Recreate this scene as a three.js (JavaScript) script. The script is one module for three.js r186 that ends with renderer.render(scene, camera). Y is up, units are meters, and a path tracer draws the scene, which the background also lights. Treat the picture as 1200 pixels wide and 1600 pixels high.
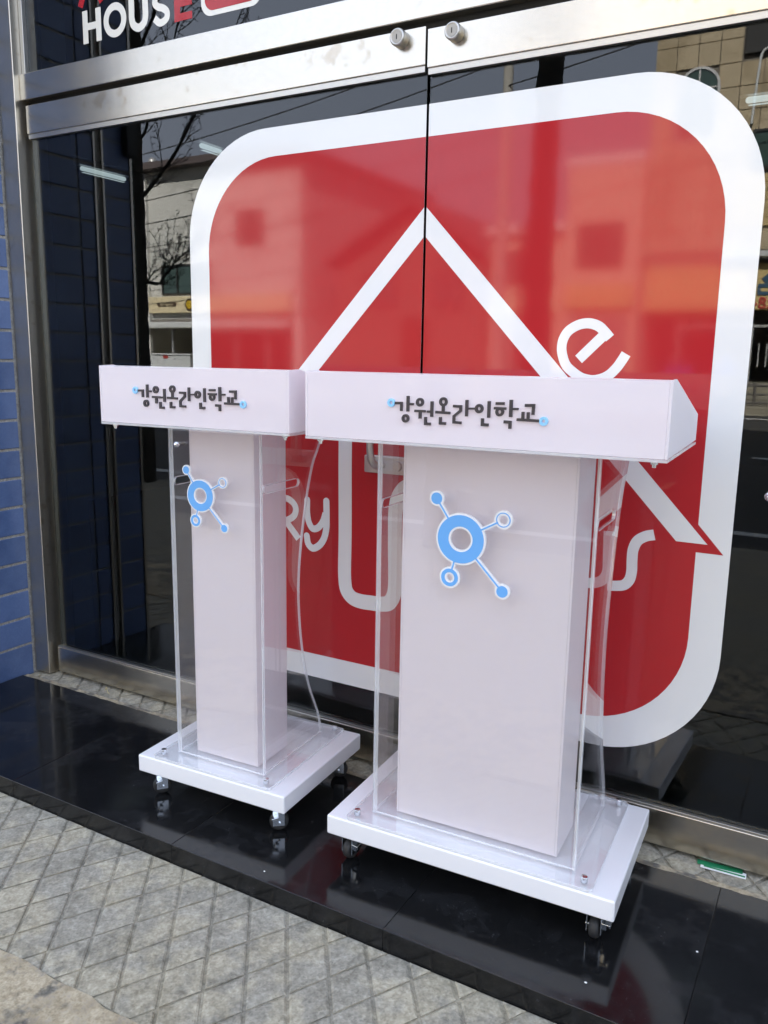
import * as THREE from 'three';
import { RoundedBoxGeometry } from 'three/addons/geometries/RoundedBoxGeometry.js';
import { mergeGeometries, toCreasedNormals } from 'three/addons/utils/BufferGeometryUtils.js';
import { RectAreaLightUniformsLib } from 'three/addons/lights/RectAreaLightUniformsLib.js';
import { FontLoader } from 'three/addons/loaders/FontLoader.js';

// ---------------------------------------------------------------- camera, sky, sun, exposure
const scene = new THREE.Scene();
const camera = new THREE.PerspectiveCamera(63.5576, 768 / 1024, 0.05, 600);
camera.position.set(1.0715, 1.2353, 2.0439);
camera.rotation.set(-10.6317 * Math.PI / 180, 29.4208 * Math.PI / 180, 0.9541 * Math.PI / 180, 'YXZ');
scene.add(camera);
const renderer = new THREE.WebGLRenderer({ antialias: true });
renderer.setSize(768, 1024);
renderer.toneMapping = THREE.LinearToneMapping;
renderer.toneMappingExposure = 5.5;
renderer.shadowMap.enabled = true;

{ // hazy spring sky: pale near the horizon, bluer higher up
  const W = 64, H = 128, d = new Float32Array(W * H * 4);
  for (let j = 0; j < H; j++) {
    const el = ((j + 0.5) / H - 0.5) * Math.PI, s = Math.max(0, Math.sin(el));
    const t = Math.pow(s, 0.55);
    const c = [0.352 - 0.075 * t, 0.385 - 0.06 * t, 0.45 - 0.015 * t];
    const g = el < 0 ? 0.45 : 1;
    for (let i = 0; i < W; i++) { const k = (j * W + i) * 4; d[k] = c[0] * g; d[k + 1] = c[1] * g; d[k + 2] = c[2] * g; d[k + 3] = 1; }
  }
  const sky = new THREE.DataTexture(d, W, H, THREE.RGBAFormat, THREE.FloatType);
  sky.mapping = THREE.EquirectangularReflectionMapping; sky.magFilter = THREE.LinearFilter; sky.minFilter = THREE.LinearFilter; sky.wrapS = THREE.RepeatWrapping; sky.needsUpdate = true;
  scene.background = sky; scene.environment = sky;
}
const sun = new THREE.DirectionalLight(new THREE.Color(1, 0.95, 0.87), 5);
sun.position.set(6, 26, -30); sun.target.position.set(0, 0, 2);
sun.castShadow = true; sun.shadow.mapSize.set(2048, 2048);
Object.assign(sun.shadow.camera, { left: -40, right: 40, top: 40, bottom: -40, near: 1, far: 120 });
scene.add(sun, sun.target);

// ---------------------------------------------------------------- helpers
let seed = 7;
const rnd = () => { seed = (seed * 1664525 + 1013904223) >>> 0; return seed / 4294967296; };
const rr = (a, b) => a + (b - a) * rnd();
const used = {};
const numbered = n => { used[n] = (used[n] ?? -1) + 1; return used[n] ? n + '_' + String(used[n]).padStart(3, '0') : n; };
function shade(o) { o.traverse(m => { if (m.isMesh) { m.castShadow = true; m.receiveShadow = true; } }); return o; }
function part(parent, name, geo, mat, pos, rot) {
  const m = new THREE.Mesh(geo, mat); m.name = name; m.castShadow = m.receiveShadow = true;
  if (pos) m.position.set(...pos); if (rot) m.rotation.set(...rot);
  parent.add(m); return m;
}
function thing(name, label, category, pos = [0, 0, 0], group) {
  const g = new THREE.Group(); g.name = numbered(name); g.position.set(...pos); g.userData = { label, category };
  if (group) g.userData.group = group; scene.add(g); return g;
}
function solo(name, geo, mat, label, category, pos, group) {
  const m = part(scene, numbered(name), geo, mat, pos); m.userData = { label, category }; if (group) m.userData.group = group; return m;
}
function struct(name, geo, mat, pos) { const m = part(scene, numbered(name), geo, mat, pos); m.userData.kind = 'structure'; return m; }
function structGroup(name) { const g = new THREE.Group(); g.name = numbered(name); g.userData.kind = 'structure'; scene.add(g); return g; }
const box = (x0, x1, y0, y1, z0, z1) => new THREE.BoxGeometry(x1 - x0, y1 - y0, z1 - z0).translate((x0 + x1) / 2, (y0 + y1) / 2, (z0 + z1) / 2);
const rbox = (x0, x1, y0, y1, z0, z1, r = 0.003, s = 2) => new RoundedBoxGeometry(x1 - x0, y1 - y0, z1 - z0, s, r).translate((x0 + x1) / 2, (y0 + y1) / 2, (z0 + z1) / 2);
// uv in metres by the dominant axis of each face
function metreUV(g, k = 1, off = [0, 0]) {
  g = g.index ? g.toNonIndexed() : g; if (!g.attributes.normal) g.computeVertexNormals();
  const p = g.attributes.position, n = p.count, uv = new Float32Array(n * 2), a = new THREE.Vector3(), b = new THREE.Vector3(), c = new THREE.Vector3();
  for (let i = 0; i < n; i += 3) {
    a.fromBufferAttribute(p, i); b.fromBufferAttribute(p, i + 1).sub(a); c.fromBufferAttribute(p, i + 2).sub(a); b.cross(c);
    const ax = Math.abs(b.x), ay = Math.abs(b.y), az = Math.abs(b.z);
    for (let j = 0; j < 3; j++) {
      const x = p.getX(i + j), y = p.getY(i + j), z = p.getZ(i + j);
      const [u, v] = ay >= ax && ay >= az ? [x, -z] : ax >= az ? [z, y] : [x, y];
      uv[(i + j) * 2] = u * k + off[0]; uv[(i + j) * 2 + 1] = v * k + off[1];
    }
  }
  g.setAttribute('uv', new THREE.BufferAttribute(uv, 2)); return g;
}
// ---- noise textures
function lattice(n) { const a = new Float32Array(n * n); for (let i = 0; i < n * n; i++) a[i] = rnd(); return a; }
function tileNoise(S, oct) { // oct: [[cells, weight, cellsY?]...] -> Float32Array in 0..1, tiling
  const out = new Float32Array(S * S); let tw = 0;
  for (const [cx, w, cy = cx] of oct) {
    const a = new Float32Array(cx * cy); for (let i = 0; i < a.length; i++) a[i] = rnd(); tw += w;
    for (let y = 0; y < S; y++) {
      const fy = y / S * cy, y0 = Math.floor(fy), ty = fy - y0, sy = ty * ty * (3 - 2 * ty), r0 = (y0 % cy) * cx, r1 = ((y0 + 1) % cy) * cx;
      for (let x = 0; x < S; x++) {
        const fx = x / S * cx, x0 = Math.floor(fx), tx = fx - x0, sx = tx * tx * (3 - 2 * tx), c0 = x0 % cx, c1 = (x0 + 1) % cx;
        const u = a[r0 + c0] + (a[r0 + c1] - a[r0 + c0]) * sx, v = a[r1 + c0] + (a[r1 + c1] - a[r1 + c0]) * sx;
        out[y * S + x] += w * (u + (v - u) * sy);
      }
    }
  }
  for (let i = 0; i < out.length; i++) out[i] /= tw;
  return out;
}
function tex(S, fn, srgb, perMetre) {
  const d = new Uint8Array(S * S * 4);
  for (let i = 0; i < S * S; i++) { const c = fn(i); d[i * 4] = Math.max(0, Math.min(255, c[0] * 255)); d[i * 4 + 1] = Math.max(0, Math.min(255, c[1] * 255)); d[i * 4 + 2] = Math.max(0, Math.min(255, c[2] * 255)); d[i * 4 + 3] = 255; }
  const t = new THREE.DataTexture(d, S, S); t.wrapS = t.wrapT = THREE.RepeatWrapping; t.magFilter = THREE.LinearFilter; t.minFilter = THREE.LinearMipmapLinearFilter; t.generateMipmaps = true;
  if (srgb) t.colorSpace = THREE.SRGBColorSpace; if (perMetre) t.repeat.set(perMetre, perMetre); t.needsUpdate = true; return t;
}
const grey = v => [v, v, v];
const mix = (a, b, t) => a + (b - a) * t;
const sm = (a, b, x) => { const t = Math.max(0, Math.min(1, (x - a) / (b - a))); return t * t * (3 - 2 * t); };
const std = o => new THREE.MeshStandardMaterial(o);
const phy = o => new THREE.MeshPhysicalMaterial(o);
const lin = (r, g, b) => new THREE.Color().setRGB(r, g, b);

// ---------------------------------------------------------------- materials
const S = 512;
const nFine = tileNoise(S, [[256, 1], [128, 1], [64, 0.7]]), nMid = tileNoise(S, [[48, 1], [24, 1], [96, 0.6]]), nBig = tileNoise(S, [[5, 1], [11, 0.8], [23, 0.5]]), nBig2 = tileNoise(S, [[7, 1], [15, 0.8], [37, 0.6]]);
const concreteMap = tex(S, i => {
  const f = nFine[i], m = nMid[i], b = sm(0.42, 0.62, nBig[i] * 0.7 + m * 0.3), k = sm(0.5, 0.72, nBig2[i]);
  let r = mix(0.585, 0.635, b), g = mix(0.57, 0.61, b), bl = mix(0.53, 0.545, b);
  const v = (f - 0.5) * 0.26 + (m - 0.5) * 0.12 - k * 0.05;
  const pit = nFine[(i * 7 + 331) % (S * S)] > 0.79 ? -0.13 : 0;
  return [r + v + pit, g + v + pit, bl + v + pit];
}, true, 1 / 0.8);
const concreteBump = tex(S, i => grey(nFine[i] * 0.7 + nMid[i] * 0.3), false, 1 / 0.8);
const mortarMap = tex(S, i => {
  const f = nFine[i], m = nMid[i], b = sm(0.36, 0.56, nBig[i] * 0.55 + m * 0.45), k = sm(0.5, 0.66, nBig2[i] * 0.6 + f * 0.4);
  const v = (f - 0.5) * 0.26 + (m - 0.5) * 0.12;
  return [mix(0.44, 0.66, b) + v - k * 0.12, mix(0.425, 0.61, b) + v - k * 0.11, mix(0.39, 0.51, b) + v - k * 0.08];
}, true, 1 / 0.7);
const asphaltMap = tex(S, i => { const v = 0.25 + (nFine[i] - 0.5) * 0.2 + (nBig[i] - 0.5) * 0.08; return [v, v * 0.99, v * 0.97]; }, true, 1 / 2);
const graniteMap = tex(S, i => { // black granite with fine crystals and settled dust grains
  const f = nFine[i], d = nFine[(i * 13 + 977) % (S * S)]; let v = 0.08 + (f - 0.5) * 0.05 + (nBig[i] - 0.5) * 0.03 + 0.035 * sm(0.5, 0.66, nBig2[i]); if (d > 0.845) v += 0.12 + (d - 0.845) * 2; return [v, v * 1.01, v * 1.05];
}, true, 1 / 0.55);
const graniteRough = tex(S, i => grey(0.1 + 0.12 * sm(0.45, 0.75, nBig2[i]) + (nFine[i] > 0.8 ? 0.12 : 0)), false, 1 / 0.55);
const brushRaw = tileNoise(S, [[3, 0.5, 256], [6, 0.6, 128], [2, 0.5, 64], [40, 0.15, 300]]);
const steelRough = tex(S, i => grey(0.17 + 0.05 * brushRaw[i] + 0.07 * nBig[i]), false, 1 / 0.7);
const steelMap = tex(S, i => { // water stains and grime on the steel
  const s = sm(0.6, 0.78, nBig2[i] * 0.5 + nMid[i] * 0.5), v = (nFine[i] - 0.5) * 0.03; return [0.80 - s * 0.07 + v, 0.775 - s * 0.09 + v, 0.725 - s * 0.11 + v];
}, true, 1 / 0.9);
const streakRaw = tileNoise(S, [[90, 1, 5], [40, 1, 3], [150, 0.5, 12]]);
const peelBump = tex(S, i => grey(nMid[i] * 0.4 + nBig[i] * 0.15 + streakRaw[i] * 0.45), false, 1 / 0.4);
const tileMap = tex(S, i => { const v = (nFine[i] - 0.5) * 0.06 + (nBig[i] - 0.5) * 0.12; return [0.315 + v, 0.40 + v, 0.56 + v]; }, true, 1 / 0.6);
const groutMap = tex(S, i => { const v = 0.62 + (nFine[i] - 0.5) * 0.3 + (nMid[i] - 0.5) * 0.2; return [v, v * 0.98, v * 0.93]; }, true, 1 / 0.3);
const barkMap = tex(S, i => { const v = 0.27 + (nFine[i] - 0.5) * 0.2 + (brushRaw[(i % S) * S + (i / S | 0)] - 0.5) * 0.25; return [v, v * 0.94, v * 0.86]; }, true, 2);
const barkBump = tex(S, i => grey(brushRaw[(i % S) * S + (i / S | 0)] * 0.7 + nFine[i] * 0.3), false, 2);
const renderMap = tex(S, i => { const v = (nFine[i] - 0.5) * 0.06 - 0.08 * sm(0.5, 0.72, nBig2[i]); return [0.79 + v, 0.79 + v, 0.77 + v]; }, true, 1 / 4);
const panelMap = tex(S, i => { const v = (nFine[i] - 0.5) * 0.1 - 0.08 * sm(0.5, 0.72, nBig[i]); return [0.74 + v, 0.68 + v, 0.57 + v]; }, true, 1 / 3);

const M = {
  paver: [0.95, 1.0, 0.93, 0.97].map(v => std({ color: lin(v, v * 0.985, v * 0.93), map: concreteMap, bumpMap: concreteBump, bumpScale: 0.0022, roughness: 0.95 })),
  bed: std({ color: lin(0.86, 0.84, 0.78), map: concreteMap, bumpMap: concreteBump, bumpScale: 0.003, roughness: 1 }),
  mortar: std({ map: mortarMap, bumpMap: concreteBump, bumpScale: 0.003, roughness: 0.97 }),
  kerb: std({ color: lin(0.85, 0.85, 0.83), map: concreteMap, roughness: 0.95 }),
  asphalt: std({ map: asphaltMap, bumpMap: concreteBump, bumpScale: 0.004, roughness: 0.93 }),
  marking: std({ color: lin(0.65, 0.65, 0.62), roughness: 0.8 }),
  granite: phy({ map: graniteMap, roughness: 1, roughnessMap: graniteRough, ior: 1.46 }),
  steel: std({ map: steelMap, metalness: 1, roughness: 1, roughnessMap: steelRough }),
  jamb: std({ map: steelMap, metalness: 1, roughness: 0.36 }),
  satin: std({ color: lin(0.5, 0.49, 0.46), metalness: 1, roughness: 0.38 }),
  chrome: std({ color: lin(0.75, 0.76, 0.78), metalness: 1, roughness: 0.12 }),
  zinc: std({ color: lin(0.76, 0.79, 0.82), metalness: 1, roughness: 0.2 }),
  gapBlack: std({ color: lin(0.012, 0.012, 0.012), roughness: 0.7 }),  // near-black for the painted gap shadow and the keyholes
  rubber: std({ color: lin(0.02, 0.02, 0.02), roughness: 0.6 }),
  glass: phy({ color: 0xffffff, transmission: 1, thickness: 0.01, ior: 1.6, roughness: 0.0, attenuationColor: lin(0.26, 0.30, 0.30), attenuationDistance: 0.01 }),
  pane: phy({ color: lin(0.8, 0.9, 0.88), transmission: 0.9, thickness: 0, roughness: 0.02, ior: 1.6 }),
  acrylic: [phy({ color: lin(0.985, 0.985, 0.985), transmission: 1, thickness: 0, ior: 1.58, roughness: 0.0 }), phy({ color: lin(0.9, 0.91, 0.92), transmission: 0.46, thickness: 0, ior: 1.8, roughness: 0.1, clearcoat: 1, clearcoatRoughness: 0.04, bumpMap: peelBump, bumpScale: 0.0012 })],
  milky: phy({ color: lin(0.98, 0.94, 0.955), transmission: 0.5, thickness: 0, roughness: 0.85, clearcoat: 0.7, clearcoatRoughness: 0.06 }),
  milkySolid: phy({ color: lin(0.80, 0.80, 0.81), roughness: 0.4, clearcoat: 0.5, clearcoatRoughness: 0.1 }),
  vinylWhite: phy({ color: lin(0.74, 0.745, 0.725), roughness: 0.3, clearcoat: 0.9, clearcoatRoughness: 0.05, bumpMap: peelBump, bumpScale: 0.00012 }),
  vinylRed: phy({ color: lin(0.41, 0.016, 0.02), roughness: 0.5, specularIntensity: 0.1, clearcoat: 0.85, clearcoatRoughness: 0.06, ior: 1.5, bumpMap: peelBump, bumpScale: 0.0006 }),
  vinylCream: phy({ color: lin(0.78, 0.76, 0.68), roughness: 0.3, clearcoat: 0.6, clearcoatRoughness: 0.05 }),
  letter: std({ color: lin(0.035, 0.03, 0.034), roughness: 0.45 }),
  letterEdge: std({ color: lin(0.8, 0.8, 0.8), roughness: 0.4 }),
  blueFace: phy({ color: lin(0.14, 0.40, 0.80), roughness: 0.35, clearcoat: 0.3 }),
  paleBlue: phy({ color: lin(0.27, 0.60, 0.88), roughness: 0.35, clearcoat: 0.3 }),
  tile: [1, 0.9, 1.08].map(v => phy({ color: lin(v, v, v), map: tileMap, roughness: 0.42, clearcoat: 0.25, clearcoatRoughness: 0.15 })),
  grout: std({ map: groutMap, bumpMap: concreteBump, bumpScale: 0.003, roughness: 1 }),
  interior: std({ color: lin(0.3, 0.29, 0.28), roughness: 0.95 }),
  interiorFloor: std({ color: lin(0.2, 0.19, 0.18), roughness: 0.6 }),
  facade: std({ color: lin(0.42, 0.4, 0.37), roughness: 0.95 }),
  bark: std({ map: barkMap, bumpMap: barkBump, bumpScale: 0.012, roughness: 1 }),
  twig: std({ color: lin(0.055, 0.045, 0.037), roughness: 1 }),
  render: std({ map: renderMap, roughness: 0.95 }),
  renderWhite: std({ color: lin(0.72, 0.72, 0.70), roughness: 0.9 }),
  stonePanel: [1, 0.93, 0.97].map(v => std({ color: lin(v, v, v), map: panelMap, roughness: 0.85 })),
  joint: std({ color: lin(0.2, 0.18, 0.15), roughness: 1 }),
  darkTrim: std({ color: lin(0.03, 0.03, 0.03), roughness: 0.7 }),
  alu: std({ color: lin(0.5, 0.5, 0.5), roughness: 0.45, metalness: 0.6 }),
  shopWall: std({ color: lin(0.24, 0.22, 0.2), roughness: 0.9 }),
  signCream: std({ color: lin(0.72, 0.62, 0.40), roughness: 0.6 }),
  signYellow: std({ color: lin(0.62, 0.47, 0.20), roughness: 0.6 }),
  signBlue: std({ color: lin(0.03, 0.09, 0.16), roughness: 0.6 }),
  signRed: std({ color: lin(0.45, 0.04, 0.03), roughness: 0.6 }),
  signBrown: std({ color: lin(0.06, 0.03, 0.015), roughness: 0.6 }),
  signGold: std({ color: lin(0.6, 0.4, 0.02), roughness: 0.6 }),
  darkWall: std({ color: lin(0.16, 0.12, 0.10), roughness: 0.95 }),
  roofTile: std({ color: lin(0.10, 0.08, 0.08), roughness: 0.9 }),
  warmWall: std({ color: lin(0.62, 0.48, 0.36), roughness: 0.95 }),
  siding: std({ color: lin(0.55, 0.42, 0.2), roughness: 0.8 }),
  poleConcrete: std({ color: lin(0.42, 0.40, 0.36), roughness: 0.95 }),
  cable: std({ color: lin(0.02, 0.02, 0.02), roughness: 0.8 }),
  railPaint: std({ color: lin(0.12, 0.11, 0.1), roughness: 0.6 }),
  carBlue: phy({ color: lin(0.02, 0.06, 0.3), roughness: 0.3, clearcoat: 1 }),
  cabinet: std({ color: lin(0.6, 0.62, 0.62), roughness: 0.6 }),
  leafletGreen: std({ color: lin(0.02, 0.22, 0.09), roughness: 0.5, side: THREE.DoubleSide }),
  paper: std({ color: lin(0.8, 0.8, 0.78), roughness: 0.7, side: THREE.DoubleSide }),
  straw: std({ color: lin(0.5, 0.42, 0.2), roughness: 0.9 }),
  pedal: std({ color: lin(0.55, 0.02, 0.03), roughness: 0.4 }),
};

// ---------------------------------------------------------------- 2D helpers
const V2 = (a) => a.map(p => new THREE.Vector2(p[0], p[1]));
function smooth(pts, n = 6) { const c = new THREE.CatmullRomCurve3(pts.map(p => new THREE.Vector3(p[0], p[1], 0)), false, 'centripetal'); return c.getPoints(pts.length * n).map(p => [p.x, p.y]); }
function strokePoly(pts, w, capA = 0, capB = 0) { // outline of a stroke; cap 1 = round
  const L = [], R = [], n = pts.length, h = w / 2;
  const dir = (a, b) => { const x = b[0] - a[0], y = b[1] - a[1], l = Math.hypot(x, y) || 1; return [x / l, y / l]; };
  for (let i = 0; i < n; i++) {
    const d0 = i ? dir(pts[i - 1], pts[i]) : dir(pts[0], pts[1]), d1 = i < n - 1 ? dir(pts[i], pts[i + 1]) : d0;
    let nx = -(d0[1] + d1[1]), ny = d0[0] + d1[0]; const l = Math.hypot(nx, ny) || 1; nx /= l; ny /= l;
    const k = h / Math.max(0.5, nx * -d1[1] + ny * d1[0]);
    L.push([pts[i][0] + nx * k, pts[i][1] + ny * k]); R.push([pts[i][0] - nx * k, pts[i][1] - ny * k]);
  }
  const cap = (c, from, dirSign) => { const out = [], a0 = Math.atan2(from[1] - c[1], from[0] - c[0]); for (let j = 1; j < 8; j++) { const a = a0 + dirSign * Math.PI * j / 8; out.push([c[0] + h * Math.cos(a), c[1] + h * Math.sin(a)]); } return out; };
  return [...L, ...(capB ? cap(pts[n - 1], L[n - 1], -1) : []), ...R.reverse(), ...(capA ? cap(pts[0], R[n - 1], -1) : [])];
}
function clipX(poly, x, keepLess) {
  const out = [], inside = p => keepLess ? p[0] <= x : p[0] >= x;
  poly.forEach((a, i) => { const b = poly[(i + 1) % poly.length]; if (inside(a)) out.push(a); if (inside(a) !== inside(b)) { const t = (x - a[0]) / (b[0] - a[0]); out.push([x, a[1] + t * (b[1] - a[1])]); } });
  return out;
}
function clipHalf(poly, f) { // keep f(p) >= 0
  const out = []; poly.forEach((a, i) => { const b = poly[(i + 1) % poly.length], fa = f(a), fb = f(b); if (fa >= 0) out.push(a); if ((fa >= 0) !== (fb >= 0)) { const t = fa / (fa - fb); out.push([a[0] + t * (b[0] - a[0]), a[1] + t * (b[1] - a[1])]); } }); return out;
}
function roundRect(x0, x1, y0, y1, r, n = 16) {
  const p = []; for (const [cx, cy, a0] of [[x1 - r, y1 - r, 0], [x0 + r, y1 - r, 90], [x0 + r, y0 + r, 180], [x1 - r, y0 + r, 270]]) for (let i = 0; i <= n; i++) { const a = (a0 + 90 * i / n) * Math.PI / 180; p.push([cx + r * Math.cos(a), cy + r * Math.sin(a)]); } return p;
}
const extrude = (poly, d, bevel = 0, holes = []) => { const s = new THREE.Shape(V2(poly)); for (const h of holes) s.holes.push(new THREE.Path(V2(h))); return new THREE.ExtrudeGeometry(s, bevel ? { depth: d - 2 * bevel, bevelEnabled: true, bevelThickness: bevel, bevelSize: bevel, bevelOffset: -bevel, bevelSegments: 1, curveSegments: 12 } : { depth: d, bevelEnabled: false }).translate(0, 0, bevel); };
const circle = (x, y, r, n = 40) => Array.from({ length: n }, (_, i) => [x + r * Math.cos(i / n * 2 * Math.PI), y + r * Math.sin(i / n * 2 * Math.PI)]);
const bar = (x0, y0, x1, y1, w) => strokePoly([[x0, y0], [x1, y1]], w);

// ================================================================ GROUND
// street, sloping gently up to the far side
{
  const road = new THREE.BufferGeometry();
  const z0 = 4.15, z1 = 14.6, y0 = -0.17, y1 = 0.28;
  const g = new THREE.PlaneGeometry(120, Math.hypot(z1 - z0, y1 - y0), 1, 1).rotateX(-Math.PI / 2); g.rotateX(-Math.atan2(y1 - y0, z1 - z0)); g.translate(-10, (y0 + y1) / 2, (z0 + z1) / 2);
  const r = struct('road', metreUV(g), M.asphalt);
  const slope = (y1 - y0) / (z1 - z0), yr = z => y0 + (z - z0) * slope + 0.005;
  const line = (za, zb, xa, xb, name) => { const q = new THREE.BufferGeometry(); q.setAttribute('position', new THREE.Float32BufferAttribute([xa, yr(za), za, xa, yr(zb), zb, xb, yr(zb), zb, xa, yr(za), za, xb, yr(zb), zb, xb, yr(za), za], 3)); q.setAttribute('uv', new THREE.Float32BufferAttribute(new Array(12).fill(0), 2)); q.computeVertexNormals(); part(r, name, q, M.marking); };
  line(13.9, 14.05, -60, 45, 'edge_line'); line(5.0, 5.13, -60, 45, 'edge_line');
  for (let x = -40; x < 25; x += 8) line(9.2, 9.34, x, x + 3, 'lane_dash');
}
struct('far_kerb', rbox(-70, 50, -0.2, 0.43, 14.6, 14.8, 0.02), M.kerb);
struct('far_pavement', metreUV(box(-70, 50, -0.2, 0.44, 14.8, 60)), M.bed);
struct('near_kerb', rbox(-70, 50, -0.5, -0.052, 3.95, 4.15, 0.02), M.kerb);
struct('ground', metreUV(box(-300, 300, -1.2, -0.9, -300, 300)), M.bed);
const SW = -0.05; // level of the stamped pavement
const sidewalk = structGroup('sidewalk');
part(sidewalk, 'concrete_bed', metreUV(box(-70, 50, -0.5, SW - 0.0045, 0.6, 3.95)), M.bed);
part(sidewalk, 'mortar_band', metreUV((() => { // lighter trowelled band along the stamped strip, with an uneven edge
  const poly = []; for (let x = -6; x <= 6; x += 0.05) poly.push([x, -(1.058 + (rnd() - 0.5) * 0.014)]); poly.push([6, -1.6], [-6, -1.6]);
  return extrude(poly.reverse(), 0.008).rotateX(-Math.PI / 2).translate(0, SW - 0.006, 0);
})()), M.mortar);
{ // stamped diamonds, each a raised piece
  const aA = 53.7 * Math.PI / 180, aB = -60 * Math.PI / 180, sA = Math.sin(aA), cA = Math.cos(aA), sB = Math.sin(aB), cB = Math.cos(aB), det = -sA * cB + cA * sB;
  const at = (a, b) => { const x = (-a * cB + b * cA) / det, z = (sA * b - sB * a) / det; return [x, z]; };
  const stepA = 0.0865, stepB = 0.0925, oA = -0.868, oB = -0.0267;
  function paverGeo(poly, y, h) { // poly in x,z
    let area = 0; poly.forEach((p, i) => { const q = poly[(i + 1) % poly.length]; area += p[0] * q[1] - q[0] * p[1]; });
    if (Math.abs(area) / 2 < 0.0004) return null; if (area > 0) poly = poly.slice().reverse();
    const c = poly.reduce((s, p) => [s[0] + p[0] / poly.length, s[1] + p[1] / poly.length], [0, 0]);
    const inset = poly.map(p => { const d = Math.hypot(p[0] - c[0], p[1] - c[1]), k = Math.max(0.5, 1 - 0.006 / d); return [c[0] + (p[0] - c[0]) * k, c[1] + (p[1] - c[1]) * k]; });
    const pos = [], tilt = [rr(-0.012, 0.012), rr(-0.012, 0.012)], top = p => y + h + (p[0] - c[0]) * tilt[0] + (p[1] - c[1]) * tilt[1];
    for (let i = 0; i < poly.length; i++) {
      const j = (i + 1) % poly.length, a = poly[i], b = poly[j], ai = inset[i], bi = inset[j], ya = y + h - 0.0022, y0 = y - 0.004;
      pos.push(c[0], top(c), c[1], ai[0], top(ai), ai[1], bi[0], top(bi), bi[1]);
      pos.push(ai[0], top(ai), ai[1], a[0], ya, a[1], b[0], ya, b[1], ai[0], top(ai), ai[1], b[0], ya, b[1], bi[0], top(bi), bi[1]);
      pos.push(a[0], ya, a[1], a[0], y0, a[1], b[0], y0, b[1], a[0], ya, a[1], b[0], y0, b[1], b[0], ya, b[1]);
    }
    const g = new THREE.BufferGeometry(); g.setAttribute('position', new THREE.Float32BufferAttribute(pos, 3)); g.computeVertexNormals(); return metreUV(g);
  }
  function fill(parent, x0, x1, z0, z1, y, h, near) {
    const rest = [];
    for (let i = -60; i < 70; i++) for (let j = -60; j < 70; j++) {
      const a0 = oA + i * stepA + 0.0036, a1 = a0 + stepA - 0.0072, b0 = oB - j * stepB - 0.003, b1 = b0 - stepB + 0.006;
      let poly = [at(a0, b0), at(a1, b0), at(a1, b1), at(a0, b1)];
      const cx = (poly[0][0] + poly[2][0]) / 2, cz = (poly[0][1] + poly[2][1]) / 2;
      if (cx < x0 || cx > x1 || cz < z0 - 0.1 || cz > z1 + 0.1) continue;
      poly = clipHalf(clipHalf(poly, p => p[1] - z0), p => z1 - p[1]); poly = clipHalf(poly, p => p[0] - x0); if (poly.length < 3) continue;
      const g = paverGeo(poly, y, h + rr(-0.0008, 0.0008)); if (!g) continue;
      if (cx > near[0] && cx < near[1]) part(parent, 'paver', g, M.paver[Math.floor(rnd() * 4)]); else rest.push(g);
    }
    if (rest.length) part(parent, 'distant_pavers', mergeGeometries(rest), M.paver[0]).userData.kind = 'stuff';
  }
  fill(sidewalk, -4, 3, 0.634, 1.054, SW - 0.0045, 0.0045, [-1.35, 1.0]);
  const strip = structGroup('threshold_strip');
  part(strip, 'concrete_bed', metreUV(box(-1.63, 1.9, -0.4, -0.009, -0.08, 0.083)), M.bed);
  fill(strip, -1.62, 1.9, -0.05, 0.082, -0.009, 0.0045, [-1.63, 1.9]);
}
{ // polished black granite step in long slabs with fine joints
  const step = structGroup('granite_step');
  const xs = [-1.628, -0.9555, -0.333, 0.2895, 0.912, 1.5345, 2.157];
  for (let i = 0; i < xs.length - 1; i++) part(step, 'granite_slab', metreUV(rbox(xs[i] + 0.0003, xs[i + 1] - 0.0003, -0.2, rr(-0.0003, 0.0001), 0.0855, 0.632, 0.0015), 1, [i * 0.37, i * 0.21]), M.granite);
  part(step, 'joint_mortar', metreUV((() => { const p = []; for (let x = -1.62; x <= 1.9; x += 0.03) p.push([x, -(0.083 + rnd() * 0.007)]); p.push([1.9, -0.07], [-1.62, -0.07]); return extrude(p, 0.005).rotateX(-Math.PI / 2).translate(0, -0.0048, 0); })()), M.mortar);
}

// ================================================================ SHOP FRONT
const YT = 1.974, YR = 2.066, SEAM0 = 0.0178, SEAM1 = 0.0232, GZ = -0.018;
{ // tiled pier to the left: blue tiles on grey mortar
  const pier = thing('tiled_pier', 'wall pier clad in glazed blue tiles beside the steel door frame', 'wall', [-1.632, 0, 0]);
  part(pier, 'mortar_backing', metreUV(box(-0.6, -0.006, -0.3, 2.9, -0.2, 0.53)), M.grout);
  const rows = 27, pitch = 0.1085;
  const cols = [[0.034, 0.261], [0.270, 0.339], [0.392, 0.526]];
  for (let r = 0; r < rows; r++) for (const [za, zb] of cols) {
    const y0 = r === 0 ? -0.012 : r * pitch + 0.0105, y1 = (r + 1) * pitch; if (y0 > 2.85) continue;
    part(pier, 'tile', metreUV(rbox(-0.012, rr(-0.0008, 0.0006), y0, y1, za, zb, 0.0025), 1, [r * 0.13, za]), M.tile[Math.floor(rnd() * 3)]);
  }
  for (const z of [0.345, 0.386]) part(pier, 'trim_strip', rbox(-0.012, 0.006, -0.01, 2.9, z - 0.005, z + 0.005, 0.001), M.steel);
  part(pier, 'trim_strip', rbox(-0.03, 0.004, -0.01, 2.9, 0.529, 0.543, 0.002), M.steel);
  part(pier, 'lamp_bracket', rbox(0.005, 0.035, 2.02, 2.16, 0.49, 0.55, 0.008), M.darkTrim);
}
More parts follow.
